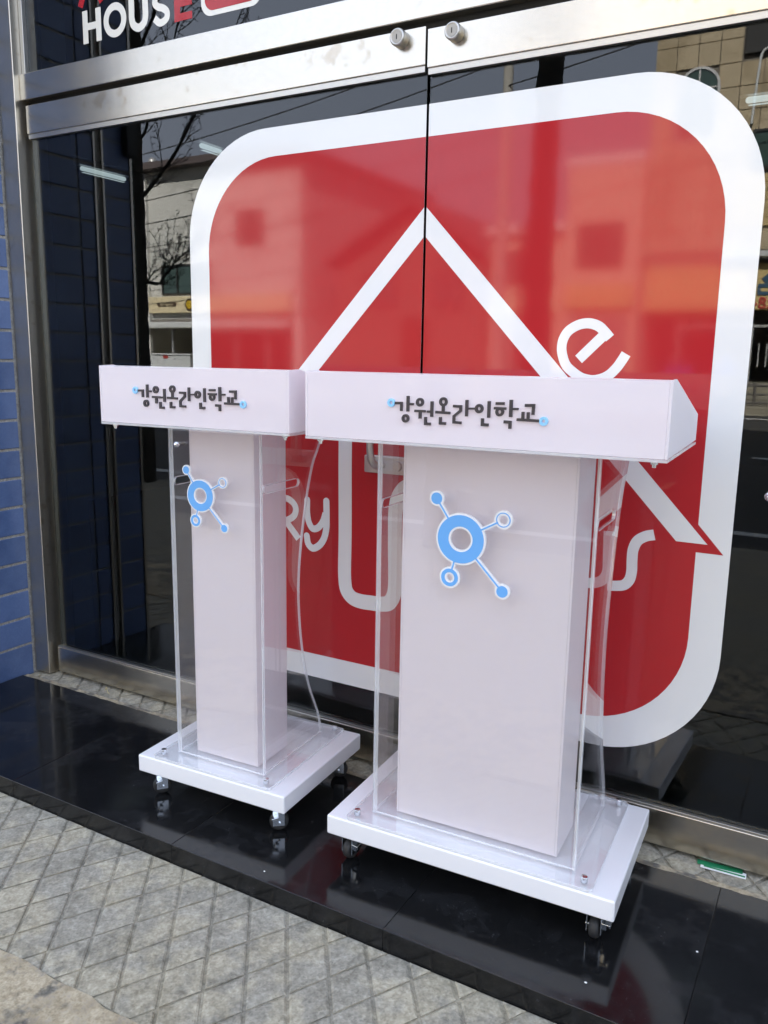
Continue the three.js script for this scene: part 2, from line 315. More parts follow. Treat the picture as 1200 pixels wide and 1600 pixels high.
{ // steel frame of the entrance
  const f = thing('door_frame', 'stainless steel entrance frame with jambs and transom rail around the doors', 'door frame', [0, 0, 0]);
  for (const s of [0, 1]) {
    const a = s ? 1.606 : -1.628, b = s ? 1.69 : -1.548;
    part(f, 'jamb', metreUV(rbox(a, b, 0.002, 2.8, -0.1, 0.027, 0.003)), M.jamb);
    part(f, 'jamb_stop', metreUV(box(s ? 1.585 : -1.5475, s ? 1.6055 : -1.53, 0.002, 2.07, -0.09, -0.045)), M.satin);
  }
  part(f, 'transom_rail', metreUV(rbox(-1.5478, 1.6058, 2.084, 2.168, -0.07, 0.004, 0.003)), M.steel);
  part(f, 'gap_shadow_strip', box(-1.5478, 1.6058, 2.0661, 2.0839, -0.06, -0.03), M.gapBlack);  // black strip put in above the doors to paint the gap's shadow
  part(f, 'head_rail', metreUV(rbox(-1.5478, 1.6058, 2.72, 2.8, -0.07, 0.004, 0.003)), M.steel);
  part(f, 'glazing_bead', metreUV(rbox(-1.5476, -1.53, 2.1685, 2.7195, -0.05, -0.008, 0.002)), M.satin);
  part(f, 'transom_glass', box(-1.5298, 1.6057, 2.1682, 2.7198, -0.034, -0.024), M.glass);
}
const outer = roundRect(-0.8105, 0.851, 0.232, 1.884, 0.3);
const red = (() => { // red field with the two roof tips reaching into the white border
  const x0 = -0.733, x1 = 0.7735, y0 = 0.309, y1 = 1.8045, r = 0.26, p = [];
  const arc = (cx, cy, a0) => { for (let i = 0; i <= 16; i++) { const a = (a0 + 90 * i / 16) * Math.PI / 180; p.push([cx + r * Math.cos(a), cy + r * Math.sin(a)]); } };
  p.push([x1, 0.785], [0.8355, 0.785], [x1, 0.853]); arc(x1 - r, y1 - r, 0); arc(x0 + r, y1 - r, 90); p.push([x0, 0.853], [-0.795, 0.785], [x0, 0.785]); arc(x0 + r, y0 + r, 180); arc(x1 - r, y0 + r, 270); return p;
})();
const roof = (() => { const ax = 0.0205, k = 1.061, o = 1.6317, w = 0.0765, yb = 0.8065; return [[ax, o], [ax - (o - yb) / k, yb], [ax - (o - w - yb) / k, yb], [ax, o - w], [ax + (o - w - yb) / k, yb], [ax + (o - yb) / k, yb]]; })();
const glyphs = {
  left: [
    [smooth([[-0.479, 0.795], [-0.454, 0.798], [-0.430, 0.795], [-0.410, 0.781], [-0.404, 0.766], [-0.410, 0.747], [-0.428, 0.733], [-0.452, 0.724], [-0.480, 0.719]]), 0.021, 0, 0],
    [[[-0.479, 0.80], [-0.480, 0.654]], 0.021, 1, 1], [[[-0.445, 0.728], [-0.394, 0.674]], 0.022, 0, 0],
    [smooth([[-0.361, 0.800], [-0.361, 0.762], [-0.355, 0.731], [-0.341, 0.713], [-0.324, 0.716], [-0.305, 0.736], [-0.294, 0.765]]), 0.021, 1, 0],
    [smooth([[-0.291, 0.803], [-0.290, 0.758], [-0.291, 0.718], [-0.300, 0.685], [-0.319, 0.661], [-0.341, 0.651], [-0.357, 0.662], [-0.363, 0.687]]), 0.022, 1, 1],
    [[[-0.225, 1.12], ...smooth([[-0.225, 0.912], [-0.223, 0.72], [-0.222, 0.559], [-0.214, 0.532], [-0.195, 0.515], [-0.165, 0.509], [-0.130, 0.510], [-0.094, 0.512], [-0.070, 0.519], [-0.056, 0.538], [-0.050, 0.562], [-0.052, 0.70], [-0.052, 0.80], [-0.044, 0.838], [-0.024, 0.866], [0.003, 0.878]])], 0.046, 0, 0],
  ],
  right: [
    [[[0.459, 1.237], [0.529, 1.307]], 0.0255, 0, 0],
    [[[0.5335, 1.289], ...smooth([[0.522, 1.302], [0.505, 1.317], [0.485, 1.324], [0.466, 1.324], [0.447, 1.318], [0.428, 1.305], [0.417, 1.286], [0.414, 1.265], [0.418, 1.244], [0.428, 1.222], [0.447, 1.205], [0.469, 1.192], [0.494, 1.187], [0.515, 1.190], [0.536, 1.200], [0.554, 1.218], [0.566, 1.236], [0.575, 1.252]])], 0.0245, 0, 0],
    [smooth([[0.480, 0.806], [0.483, 0.75], [0.486, 0.700], [0.495, 0.679], [0.511, 0.671], [0.536, 0.673], [0.555, 0.684], [0.565, 0.703], [0.565, 0.75], [0.563, 0.812]]), 0.027, 0, 0],
    [smooth([[0.674, 0.816], [0.654, 0.810], [0.635, 0.796], [0.626, 0.773], [0.625, 0.746], [0.626, 0.716], [0.622, 0.694], [0.610, 0.679], [0.594, 0.674], [0.567, 0.671]]), 0.0265, 0, 0],
  ],
};
function doorLeaf(side) {
  const L = side === 'left', x0 = L ? -1.528 : SEAM1, x1 = L ? SEAM0 : 1.583, dy = L ? 0 : -0.008;
  const d = thing('glass_door', L ? 'left glass door leaf with steel rails, carrying the left half of the red house decal' : 'right glass door leaf with steel rails, carrying the right half of the red house decal', 'door', [0, 0, 0], 'pair of glass entrance doors');
  part(d, 'glass_pane', rbox(x0 + 0.002, x1 - 0.001, 0.06, 2.0, GZ - 0.01, GZ, 0.001, 1), M.glass);
  const tr = part(d, 'top_rail', metreUV(rbox(x0, x1, YT + dy, YR + dy, -0.045, 0, 0.002)), M.steel);
  part(tr, 'glazing_lip', metreUV(rbox(x0 + 0.002, x1 - 0.002, YT + dy - 0.016, YT + dy - 0.0002, GZ + 0.0005, -0.004, 0.001)), M.satin);
  const br = part(d, 'bottom_rail', metreUV(rbox(x0, x1, 0.009, 0.1065, -0.045, 0, 0.002)), M.steel);
  part(br, 'glazing_lip', metreUV(rbox(x0 + 0.002, x1 - 0.002, 0.1067, 0.113, GZ + 0.0005, -0.003, 0.001)), M.satin);
  // lock cylinder in the top rail
  const lx = L ? -0.052 : 0.104, ly = L ? 2.043 : 2.033, lock = part(d, 'lock_cylinder', new THREE.LatheGeometry(V2([[0, 0], [0.0215, 0], [0.0215, 0.024], [0.0195, 0.0285], [0.016, 0.0285], [0.015, 0.026], [0, 0.026]]), 32).rotateX(Math.PI / 2), M.satin, [lx, ly, 0]);
  part(lock, 'lock_face', new THREE.CylinderGeometry(0.0145, 0.0145, 0.002, 28).rotateX(Math.PI / 2), M.poleConcrete, [0, 0, 0.0268]);
  part(lock, 'keyhole', rbox(-0.0012, 0.0012, -0.006, 0.006, 0, 0.0012, 0.0004, 1), M.gapBlack, [0, 0, 0.0277]);
  // knob through the glass
  const kx = L ? -0.862 : 0.925, knob = part(d, 'glass_knob', new THREE.LatheGeometry(V2([[0, 0], [0.008, 0], [0.008, 0.022], [0.011, 0.026], [0.0125, 0.032], [0.011, 0.039], [0.006, 0.043], [0, 0.044]]), 24).rotateX(Math.PI / 2), M.chrome, [kx, 0.9395, GZ]);
  // handle plate and bent pull
  const s = L ? 1 : -1, ox = L ? 0 : 0.041;
  const hp = part(d, 'handle_plate', extrude(roundRect(L ? -0.146 : 0.028, L ? 0.013 : 0.187, 0.907, 0.957, 0.004, 3), 0.022, 0.0015), M.satin, [0, 0, -0.0155]);
  const hx = ox + s * -0.084;
  part(hp, 'plate_recess', extrude(roundRect(hx - 0.04, hx + 0.075, 0.918, 0.946, 0.012, 6), 0.002, 0.0006), M.alu, [0, 0, 0.0225]);
  part(hp, 'pull_handle', new THREE.TubeGeometry(new THREE.CatmullRomCurve3([[0, 0.932, 0.022], [0, 0.933, 0.055], [-s * 0.006, 0.943, 0.07], [-s * 0.01, 0.965, 0.075], [-s * 0.012, 1.05, 0.075], [-s * 0.012, 1.15, 0.075]].map(p => new THREE.Vector3(hx + p[0], p[1], p[2]))), 40, 0.0105, 14), M.satin);
  part(hp, 'thumb_turn', new THREE.CylinderGeometry(0.013, 0.014, 0.008, 24).rotateX(Math.PI / 2).translate(hx + s * 0.05, 0.932, 0.028), M.satin);
  // decal sheets, cut at the gap between the doors
  const cut = p => clipX(p, L ? SEAM0 - 0.001 : SEAM1 + 0.001, L);
  const sheet = (poly, name, mat, k, parent = d) => part(parent, name, extrude(poly, 0.00045), mat, [0, 0, GZ + 0.0002 + k * 0.0006]);
  sheet(cut(outer), 'decal_white_border', M.vinylWhite, 0);
  const rd = sheet(cut(red), 'decal_red_field', M.vinylRed, 1);
  const up = (poly, name, k) => part(rd, name, extrude(poly, 0.00045), M.vinylWhite, [0, 0, 0.0006 + k * 0.00012]);
  up(cut(roof), 'decal_roof_line', 0);
  glyphs[side].forEach(([p, w, a, b], i) => up(strokePoly(p, w, a, b), 'decal_lettering', 1 + i));
  return d;
}
doorLeaf('left'); doorLeaf('right');
{ // lettering on the transom glass
  const t = thing('transom_lettering', 'cream and red vinyl lettering HOUSE on the transom glass above the doors', 'sign', [0, 0, -0.0238]);
  const st = (name, p, mat, i, w = 0.0235) => part(t, name, extrude(strokePoly(p, w), 0.0005), mat, [0, 0, i * 0.00012]);
  const y0 = 2.2255, y1 = 2.324;
  st('letter', [[-1.2425, y0], [-1.2425, y1]], M.vinylCream, 0); st('letter', [[-1.1815, y0], [-1.1815, y1]], M.vinylCream, 0); st('letter', [[-1.235, 2.275], [-1.19, 2.275]], M.vinylCream, 1, 0.021);
  part(t, 'letter', extrude(circle(-1.1075, 2.275, 0.0505, 48), 0.0005, 0, [circle(-1.1075, 2.275, 0.0285, 48)]), M.vinylCream);
  st('letter', smooth([[-1.0335, 2.33], [-1.0335, 2.29], [-1.0335, 2.265], [-1.027, 2.247], [-1.004, 2.2355], [-0.981, 2.247], [-0.9745, 2.265], [-0.9745, 2.29], [-0.9745, 2.33]]), M.vinylCream, 0);
  st('letter', smooth([[-0.880, 2.305], [-0.893, 2.313], [-0.912, 2.314], [-0.930, 2.306], [-0.934, 2.293], [-0.922, 2.281], [-0.900, 2.273], [-0.885, 2.26], [-0.886, 2.245], [-0.9, 2.236], [-0.917, 2.235], [-0.937, 2.25]]), M.vinylCream, 0, 0.021);
  st('letter', [[-0.8435, y0], [-0.8435, y1]], M.vinylRed, 0); for (const y of [2.2365, 2.275, 2.313]) st('letter', [[-0.848, y], [-0.784, y]], M.vinylRed, 1, 0.021);
  // the line above, of which only the feet show
  st('letter', [[-1.262, 2.338], [-1.212, 2.436]], M.vinylRed, 0); st('letter', [[-1.162, 2.338], [-1.21, 2.436]], M.vinylRed, 1); st('letter', [[-1.236, 2.366], [-1.188, 2.366]], M.vinylRed, 2, 0.018);
  part(t, 'small_logo_border', extrude(roundRect(-0.748, -0.52, 2.2195, 2.437, 0.04), 0.0005), M.vinylCream);
  part(t, 'small_logo_field', extrude(roundRect(-0.7335, -0.5345, 2.234, 2.4225, 0.032), 0.0005), M.vinylRed, [0, 0, 0.0006]);
}
{ // upper building above the shop front, flanking wall, and the dim room behind the doors
  const b = thing('shop_building', 'rendered upper storeys of the shop building rising above the entrance', 'building', [0, 0, 0]);
  part(b, 'upper_wall', metreUV(box(-14, 14, 2.802, 10.2, -12, -0.06)), M.facade);
  part(b, 'side_wall', metreUV(box(1.692, 14, -0.3, 2.8, -0.1, 0.02)), M.facade);
  part(b, 'side_wall', metreUV(box(-14, -2.24, -0.3, 2.8, -0.2, 0.1)), M.facade); part(b, 'rear_wall', metreUV(box(-14, 14, -0.3, 2.8, -12, -9.2)), M.facade); for (const x of [-14, 13.7]) part(b, 'end_wall', metreUV(box(x, x + 0.3, -0.3, 2.8, -9.19, -0.21)), M.facade);
  part(b, 'wall_return', metreUV(box(-2.235, -1.66, -0.3, 2.8, -0.27, -0.205)), M.facade);
  const room = structGroup('shop_interior');
  part(room, 'floor', box(-4.5, 4, -0.1, 0.002, -9, -0.1), M.interiorFloor);
  part(room, 'ceiling', box(-4.5, 4, 2.76, 2.8, -9, -0.1), M.interior);
  part(room, 'back_wall', box(-4.5, 4, 0.003, 2.759, -9.1, -9), M.interior);
  part(room, 'wall', box(-4.6, -4.5, 0, 2.76, -9, -0.1), M.interior); part(room, 'wall', box(4, 4.1, 0, 2.76, -9, -0.1), M.interior);
  part(room, 'wall', box(-4.5, -1.645, 0.003, 2.76, -0.29, -0.273), M.interior); part(room, 'reveal_lining', box(-1.658, -1.6335, 0.003, 2.76, -0.272, -0.101), M.interior);
}
RectAreaLightUniformsLib.init();
function tubeLamp(x, y, z, len, alongX, label) {
  const t = thing('ceiling_tube_lamp', label, 'lamp', [x, y, z], 'ceiling lamps inside the shop');
  const e = std({ color: 0xffffff, emissive: lin(0.9, 0.97, 1), emissiveIntensity: 0.32 });
  const g = new THREE.CapsuleGeometry(0.016, len, 6, 12); if (alongX) g.rotateZ(Math.PI / 2); else g.rotateX(Math.PI / 2);
  part(t, 'tube', g, e);
  part(t, 'housing', alongX ? rbox(-len / 2 - 0.05, len / 2 + 0.05, 0.02, 0.06, -0.035, 0.035, 0.004) : rbox(-0.035, 0.035, 0.02, 0.06, -len / 2 - 0.05, len / 2 + 0.05, 0.004), M.alu);
  const l = new THREE.RectAreaLight(new THREE.Color(0.9, 0.97, 1), 0.3, alongX ? len : 0.03, alongX ? 0.03 : len); l.position.set(0, -0.025, 0); l.rotation.x = -Math.PI / 2; t.add(l);
}
tubeLamp(-4.02, 2.55, -2.62, 0.4, false, 'glowing tube lamp behind the left door, farthest left');
tubeLamp(-2.76, 2.55, -2.38, 0.18, false, 'short glowing tube lamp seen through glass above the decal corner');
tubeLamp(0.56, 2.55, -2.8, 0.25, true, 'glowing tube lamp behind the right door beside the decal');

// ================================================================ LECTERNS
const textStrokes = (() => { // strokes of the lettering, in drawing units (later scaled): [kind, ...]
  const s = [], P = (pts, w) => s.push({ poly: strokePoly(pts, w) }), Rg = (x, y, ro, ri) => s.push({ ring: [x, y, ro, ri] });
  P([[119, 122], [168.5, 122], [168.5, 172]], 16); P([[215, 77], [215, 175]], 18); P([[220, 128], [255, 128]], 14); Rg(200, 218, 26.5, 10.5);
  Rg(300, 116, 27, 11); P([[263, 170], [340, 172]], 15); P([[303, 176], [303, 218]], 18); P([[384, 110], [384, 206]], 18); P([[350, 174], [380, 174]], 14); P([[342, 207], [342, 249.5], [378, 251]], 17);
  Rg(462, 112, 28, 12); P([[462, 136], [462, 178]], 17); P([[410, 176], [510, 181]], 16); P([[445, 206], [445, 245], [483, 246]], 17);
  P([[530, 138], [581, 140], [581, 166], [537, 200], [537, 237], [588, 240]], 16); P([[621, 100], [621, 200]], 18); P([[626, 152], [680, 152]], 12);
  Rg(703, 152, 28, 11); P([[767, 106], [767, 206]], 18); P([[728, 210], [728, 248], [768, 250]], 18);
  P([[810, 120], [866, 120]], 16); P([[800, 148], [877, 150]], 15); Rg(837, 170, 27, 11); P([[908, 98], [908, 200]], 20); P([[914, 152], [955, 152]], 13); P([[866, 229], [906, 231], [906, 270]], 18);
  P([[995, 130], [1049, 130], [1047, 185]], 17); P([[985, 168], [985, 214]], 17); P([[1018, 170], [1018, 216]], 17); P([[948, 214], [1090, 220]], 16);
  return s;
})();
function caster(parent, x, z, turn) {
  const c = new THREE.Group(); c.name = 'caster'; c.position.set(x, 0, z); c.rotation.y = turn; parent.add(c);
  part(c, 'mounting_plate', rbox(-0.02, 0.02, 0.0722, 0.0752, -0.02, 0.02, 0.0008, 1), M.zinc);
  const fork = mergeGeometries([rbox(-0.0168, -0.0145, 0.018, 0.0675, -0.014, 0.017, 0.0006, 1), rbox(0.0145, 0.0168, 0.018, 0.0675, -0.014, 0.017, 0.0006, 1), rbox(-0.0165, 0.0165, 0.066, 0.072, -0.015, 0.015, 0.001, 1), new THREE.CylinderGeometry(0.004, 0.004, 0.042, 12).rotateZ(Math.PI / 2).translate(0, 0.0255, 0).toNonIndexed()]);
  part(c, 'fork', fork, M.zinc);
  part(c, 'wheel', new THREE.LatheGeometry(V2([[0, -0.011], [0.018, -0.011], [0.0225, -0.0095], [0.0252, -0.005], [0.0255, 0], [0.0252, 0.005], [0.0225, 0.0095], [0.018, 0.011], [0, 0.011]]), 28).rotateZ(Math.PI / 2).translate(0, 0.0257, 0), M.rubber);
  part(c, 'brake_pedal', mergeGeometries([rbox(0.0168, 0.036, 0.050, 0.053, -0.008, 0.010, 0.001, 1), rbox(0.0168, 0.026, 0.030, 0.0495, -0.005, 0.005, 0.0015, 1), rbox(0.032, 0.036, 0.044, 0.0525, -0.007, 0.009, 0.001, 1)]), M.zinc, [0, 0, 0], [0.2, 0, 0]);
}
function emblem(parent, cx, cy, z, k) {
  const T = (x, y) => [cx + x * k, cy + y * k];
  const discs = [[0, 0, 0.058, 0.0242], [-0.059, 0.0856, 0.0172, 0], [0.0957, 0.0529, 0.0203, 0.0098], [-0.023, -0.089, 0.0242, 0.0076], [0.0997, -0.1042, 0.017, 0]];
  const ends = discs.slice(1).map(d => { const l = Math.hypot(d[0], d[1]), u = [d[0] / l, d[1] / l]; return [[u[0] * 0.056, u[1] * 0.056], [d[0] - u[0] * (d[2] - 0.0015), d[1] - u[1] * (d[2] - 0.0015)]]; });
  const b = 0.0042;
  const disc = (d, grow, depth) => extrude(circle(...T(d[0], d[1]), (d[2] - grow) * k, 48), depth, 0, d[3] ? [circle(...T(d[0], d[1]), (d[3] + grow) * k, 32)] : []);
  const plate = [], face = [];
  discs.forEach((d, i) => { plate.push(disc(d, 0, 0.005)); face.push(disc(d, b, 0.0009).translate(0, 0, 0.00502)); });
  ends.forEach(([p, q], i) => { plate.push(extrude(bar(...T(...p), ...T(...q), 0.0096 * k), 0.0049 + i * 1e-5)); const u = Math.hypot(q[0] - p[0], q[1] - p[1]), e = 0.0055; const p2 = [p[0] - (q[0] - p[0]) / u * e, p[1] - (q[1] - p[1]) / u * e], q2 = [q[0] + (q[0] - p[0]) / u * e, q[1] + (q[1] - p[1]) / u * e]; face.push(extrude(bar(...T(...p2), ...T(...q2), 0.0036 * k), 0.0008).translate(0, 0, 0.00502)); });
  const m = part(parent, 'emblem', mergeGeometries(plate), M.letterEdge, [0, 0, z]); m.userData.label = 'blue molecule shaped emblem with white outline';
  part(m, 'emblem_face', mergeGeometries(face), M.blueFace);
}
function lectern(o) {
  const { X, Z, turn, BW, HW, CW, AW } = o, h = BW / 2, hw = HW / 2, cw = CW / 2, aw = AW / 2;
  const t = thing('lectern', o.label, 'lectern', [X, 0, Z], 'acrylic lecterns in front of the doors'); t.rotation.y = turn;
  const by = 0.0758, top = 0.1253, yp = 0.1333, hy = 1.0596;
  part(t, 'base_board', rbox(-h, h, by, top, -0.4143, 0, 0.0045, 4), M.milkySolid);
  part(t, 'base_plate', (() => { const g = extrude(roundRect(-h + 0.05, h - 0.05, 0.003, 0.408, 0.012, 5), 0.0075, 0.0005).rotateX(-Math.PI / 2); return g.translate(0, top + 0.0003, 0); })(), M.acrylic);
  for (const [x, z] of [[-1, -0.026], [1, -0.026], [-1, -0.384], [1, -0.384]]) {
    const cap = part(t, 'bolt_cap', new THREE.LatheGeometry(V2([[0, 0], [0.0075, 0], [0.0075, 0.0125], [0.0068, 0.014], [0, 0.014]]), 20), M.chrome, [x * (h - 0.072), yp + 0.0002, z]);
  }
  for (const [x, z, a] of o.casters) caster(t, x * (h - 0.045), z, a);
  // clear body
  const az = -0.0521, T = 0.008;
  part(t, 'front_panel', extrude([[-aw, yp + 0.0003], [aw, yp + 0.0003], [aw, hy - 0.0075], [-aw, hy - 0.0075]], T, 0.0015).translate(0, 0, az - T), M.acrylic);
  const curve = smooth([[0.133, -0.356], [0.2, -0.338], [0.3, -0.290], [0.4, -0.258], [0.52, -0.238], [0.64, -0.235], [0.8, -0.262], [0.94, -0.306], [0.98, -0.333], [1.052, -0.378]], 4);
  const side = [[az - T - 0.0004, yp + 0.0003], [az - T - 0.0004, hy - 0.0075], ...curve.slice().reverse().map(([y, z]) => [z, Math.min(Math.max(y, yp + 0.0003), hy - 0.0075)])].map(([z, y]) => [-z, y]);
  const slot = [], zs = 0.078, ze = 0.222, ry = 0.0095, yc = 0.902; for (let i = 0; i <= 8; i++) { const a = -Math.PI / 2 + Math.PI * i / 8; slot.push([ze + ry * Math.cos(a), yc + ry * Math.sin(a)]); } for (let i = 0; i <= 8; i++) { const a = Math.PI / 2 + Math.PI * i / 8; slot.push([zs + ry * Math.cos(a), yc + ry * Math.sin(a)]); }
  for (const s of [-1, 1]) part(t, 'side_panel', extrude(side, T, 0.0015, [slot]).rotateY(Math.PI / 2).translate(s > 0 ? aw - T : -aw, 0, 0), M.acrylic);
  // milky column and head
  const col = new THREE.Group(); col.name = 'column'; t.add(col); const ct = hy - 0.0075, cb = yp + 0.0004;
  part(col, 'column_front', rbox(-cw + 0.0054, cw - 0.0054, cb, ct, -0.0905, -0.0862, 0.0007, 2), M.milky); part(col, 'column_back', rbox(-cw + 0.0054, cw - 0.0054, cb, ct, -0.231, -0.2262, 0.0007, 2), M.milky);
  for (const s of [-1, 1]) part(col, 'column_side', rbox(s > 0 ? cw - 0.005 : -cw, s > 0 ? cw : -cw + 0.005, cb, ct, -0.231, -0.0859, 0.0009, 2), M.milky);
  const prof = [[-0.0351, hy], [-0.0351, hy + 0.1407], [0.012, hy + 0.1425], [0.372, hy + 0.062], [0.372, hy + 0.003]];
  const head = part(t, 'head_box', toCreasedNormals(extrude(prof, HW - 0.0112, 0.0012).rotateY(Math.PI / 2).translate(-hw + 0.0056, 0, 0), 0.6), M.milky);
  for (const s of [-1, 1]) part(head, 'end_cheek', toCreasedNormals(extrude(prof.map(([z, y], i) => [z + (i < 2 ? -0.0003 : 0.0004), y + (i === 1 || i === 2 ? 0.0016 : 0)]), 0.0052, 0.0008).rotateY(Math.PI / 2).translate(s > 0 ? hw - 0.0053 : -hw, 0, 0), 0.6), M.milky);
  part(head, 'back_rim', extrude([[-hw + 0.003, hy + 0.002], [hw - 0.003, hy + 0.002], [hw - 0.003, hy + 0.061], [-hw + 0.003, hy + 0.061]], 0.0095, 0.0006).translate(0, 0, -0.384), M.acrylic);
  part(t, 'head_plate', extrude([[-hw, -0.0351], [hw, -0.0351], [hw, 0.376], [-hw, 0.376]], 0.006, 0.0006).rotateX(-Math.PI / 2).translate(0, hy - 0.0068, 0), M.acrylic);
  for (const [x, z] of [[-1, 0.012], [1, 0.012], [-1, -0.34], [1, -0.34]]) part(t, 'hex_nut', mergeGeometries([new THREE.CylinderGeometry(0.0075, 0.0075, 0.006, 6).toNonIndexed(), new THREE.CylinderGeometry(0.004, 0.004, 0.014, 12).translate(0, -0.002, 0).toNonIndexed()]), M.zinc, [x * (hw - 0.026), hy - 0.0098, z]);
  // raised lettering
  const k = 0.329 / 1020, cx = 0.5 * (95 + 1115), letters = [];
  textStrokes.forEach((q, i) => { const f = p => p.map(([x, y]) => [(x - cx) * k, -(y - (120 + (x - 95) * 0.032)) * k * 1.02]); const e = 0.0045 + (i % 5) * 0.00006; if (q.poly) letters.push(extrude(f(q.poly).reverse(), e)); else { const [x, y, ro, ri] = q.ring; letters.push(extrude(f(circle(x, y, ro, 30)), e, 0, [f(circle(x, y, ri, 24))])); } });
  const lt = part(t, 'lettering', mergeGeometries(letters), M.letter, [o.tx, 1.141 + o.ty, 0.0354]); lt.rotation.z = o.tr ?? 0; lt.userData.label = 'raised dark grey Korean lettering';
  for (const [x, y] of [[95, 120], [1115, 222]]) {
    const px = (x - cx) * k, py = -(y - (120 + (x - 95) * 0.032)) * k * 1.02;
    part(lt, 'lettering_dot', extrude(circle(px, py, 0.0089, 32), 0.0047, 0.0005, [circle(px, py, 0.0034, 20)]), M.paleBlue);
  }
  emblem(t, o.ex, o.ey, az + 0.0002, o.ek);
  return t;
}
lectern({ X: 0.3947, Z: 0.4705, turn: 2.4518 * Math.PI / 180, BW: 0.7, HW: 0.7768, CW: 0.402, AW: 0.5012, tx: -0.009, ty: 0, ex: -0.041, ey: 0.8464, ek: 1,
  casters: [[-1, -0.045, -0.2], [1, -0.045, -0.05], [-1, -0.365, 2.6], [1, -0.365, 1.9]], label: 'wide clear acrylic lectern with white column, the nearer and larger of the two' });
lectern({ X: -0.337, Z: 0.487, turn: 2.8987 * Math.PI / 180, BW: 0.4881, HW: 0.5776, CW: 0.2067, AW: 0.2911, tx: -0.0015, ty: 0.002, ex: -0.0387, ey: 0.8742, ek: 0.75,
  casters: [[-1, -0.045, -0.75], [1, -0.045, -0.95], [-1, -0.365, 2.4], [1, -0.365, 1.9]], label: 'narrow clear acrylic lectern with slim white column, standing left of the wide one' });

// ---------------------------------------------------------------- small things on the ground
{
  const lf = thing('leaflet', 'green and white printed leaflets lying under the right door', 'leaflet', [0.9, -0.003, 0.0]);
  part(lf, 'sheet', rbox(-0.055, 0.05, 0, 0.0007, -0.012, 0.008, 0.0003, 1), M.leafletGreen, [0, 0.0011, 0], [0, 0.1, 0]);
  part(lf, 'sheet', rbox(-0.05, 0.055, 0, 0.001, -0.005, 0.02, 0.0004, 1), M.paper, [0.004, 0.0, 0.002], [0, 0.04, 0]);
  part(lf, 'sheet', rbox(-0.05, 0.045, 0, 0.0006, -0.003, 0.003, 0.0003, 1), M.leafletGreen, [0.012, 0.0011, 0.013], [0, 0.03, 0]);
  solo('straw', new THREE.TubeGeometry(new THREE.CatmullRomCurve3([[0, 0, 0], [0.012, 0.016, 0.003], [0.026, 0.006, 0.012], [0.04, 0.0, 0.016]].map(p => new THREE.Vector3(...p))), 16, 0.0011, 5), M.straw, 'dry bent straw lying by the bottom rail of the left door', 'straw', [-1.24, 0.002, 0.03]);
  for (const [x, z, r, lab] of [[0.90, 0.35, 0.0022, 'white speck of grit on the granite beside the slab joint'], [0.72, 0.56, 0.0025, 'white grit crumb near the front edge of the granite, right of centre'], [-0.06, 0.60, 0.002, 'pale grit crumb on the granite in front of the lecterns']]) solo('grit', new THREE.IcosahedronGeometry(r, 0).scale(1.3, 0.6, 1), M.paper, lab, 'grit', [x, r * 0.5, z]);
}

// ================================================================ TREES BY THE KERB
function limb(pts, r0, r1, seg = 8, n = 20) {
  const c = new THREE.CatmullRomCurve3(pts.map(p => new THREE.Vector3(...p)), false, 'centripetal'), g = new THREE.TubeGeometry(c, n, 1, seg), p = g.attributes.position, nn = g.attributes.normal;
  for (let i = 0; i <= n; i++) { const t = i / n, r = r0 + (r1 - r0) * t, q = c.getPointAt(t); for (let j = 0; j <= seg; j++) { const k = i * (seg + 1) + j, w = 1 + 0.09 * Math.sin(i * 2.7 + j * 1.9 % 3); p.setXYZ(k, q.x + nn.getX(k) * r * w, q.y + nn.getY(k) * r * w, q.z + nn.getZ(k) * r * w); } }
  g.computeVertexNormals(); return g;
}
function twigs(base, dir, len, r, depth, out) {
  const pts = [base.clone()]; let d = dir.clone(), p = base.clone(); const n = 4;
  for (let i = 0; i < n; i++) { d.add(new THREE.Vector3(rr(-0.3, 0.3), rr(-0.12, 0.3), rr(-0.3, 0.3))).normalize(); p = p.clone().addScaledVector(d, len / n); pts.push(p); }
  out.push(limb(pts.map(v => v.toArray()), r, r * 0.45, 5, 8));
  for (let i = 1; i < n; i++) for (let k = 0; k < 2; k++) { // short spurs
    const q = pts[i].clone().lerp(pts[i + 1], rnd()), s = new THREE.Vector3(rr(-1, 1), rr(-0.3, 1), rr(-1, 1)).normalize(); out.push(limb([q.toArray(), q.clone().addScaledVector(s, 0.045).toArray()], r * 0.75, r * 0.6, 4, 2));
  }
  if (depth > 0) for (let i = 1; i <= n; i++) if (rnd() < 0.75) { const s = d.clone().add(new THREE.Vector3(rr(-0.9, 0.9), rr(-0.2, 0.7), rr(-0.9, 0.9))).normalize(); twigs(pts[i], s, len * rr(0.4, 0.7), r * 0.6, depth - 1, out); }
}
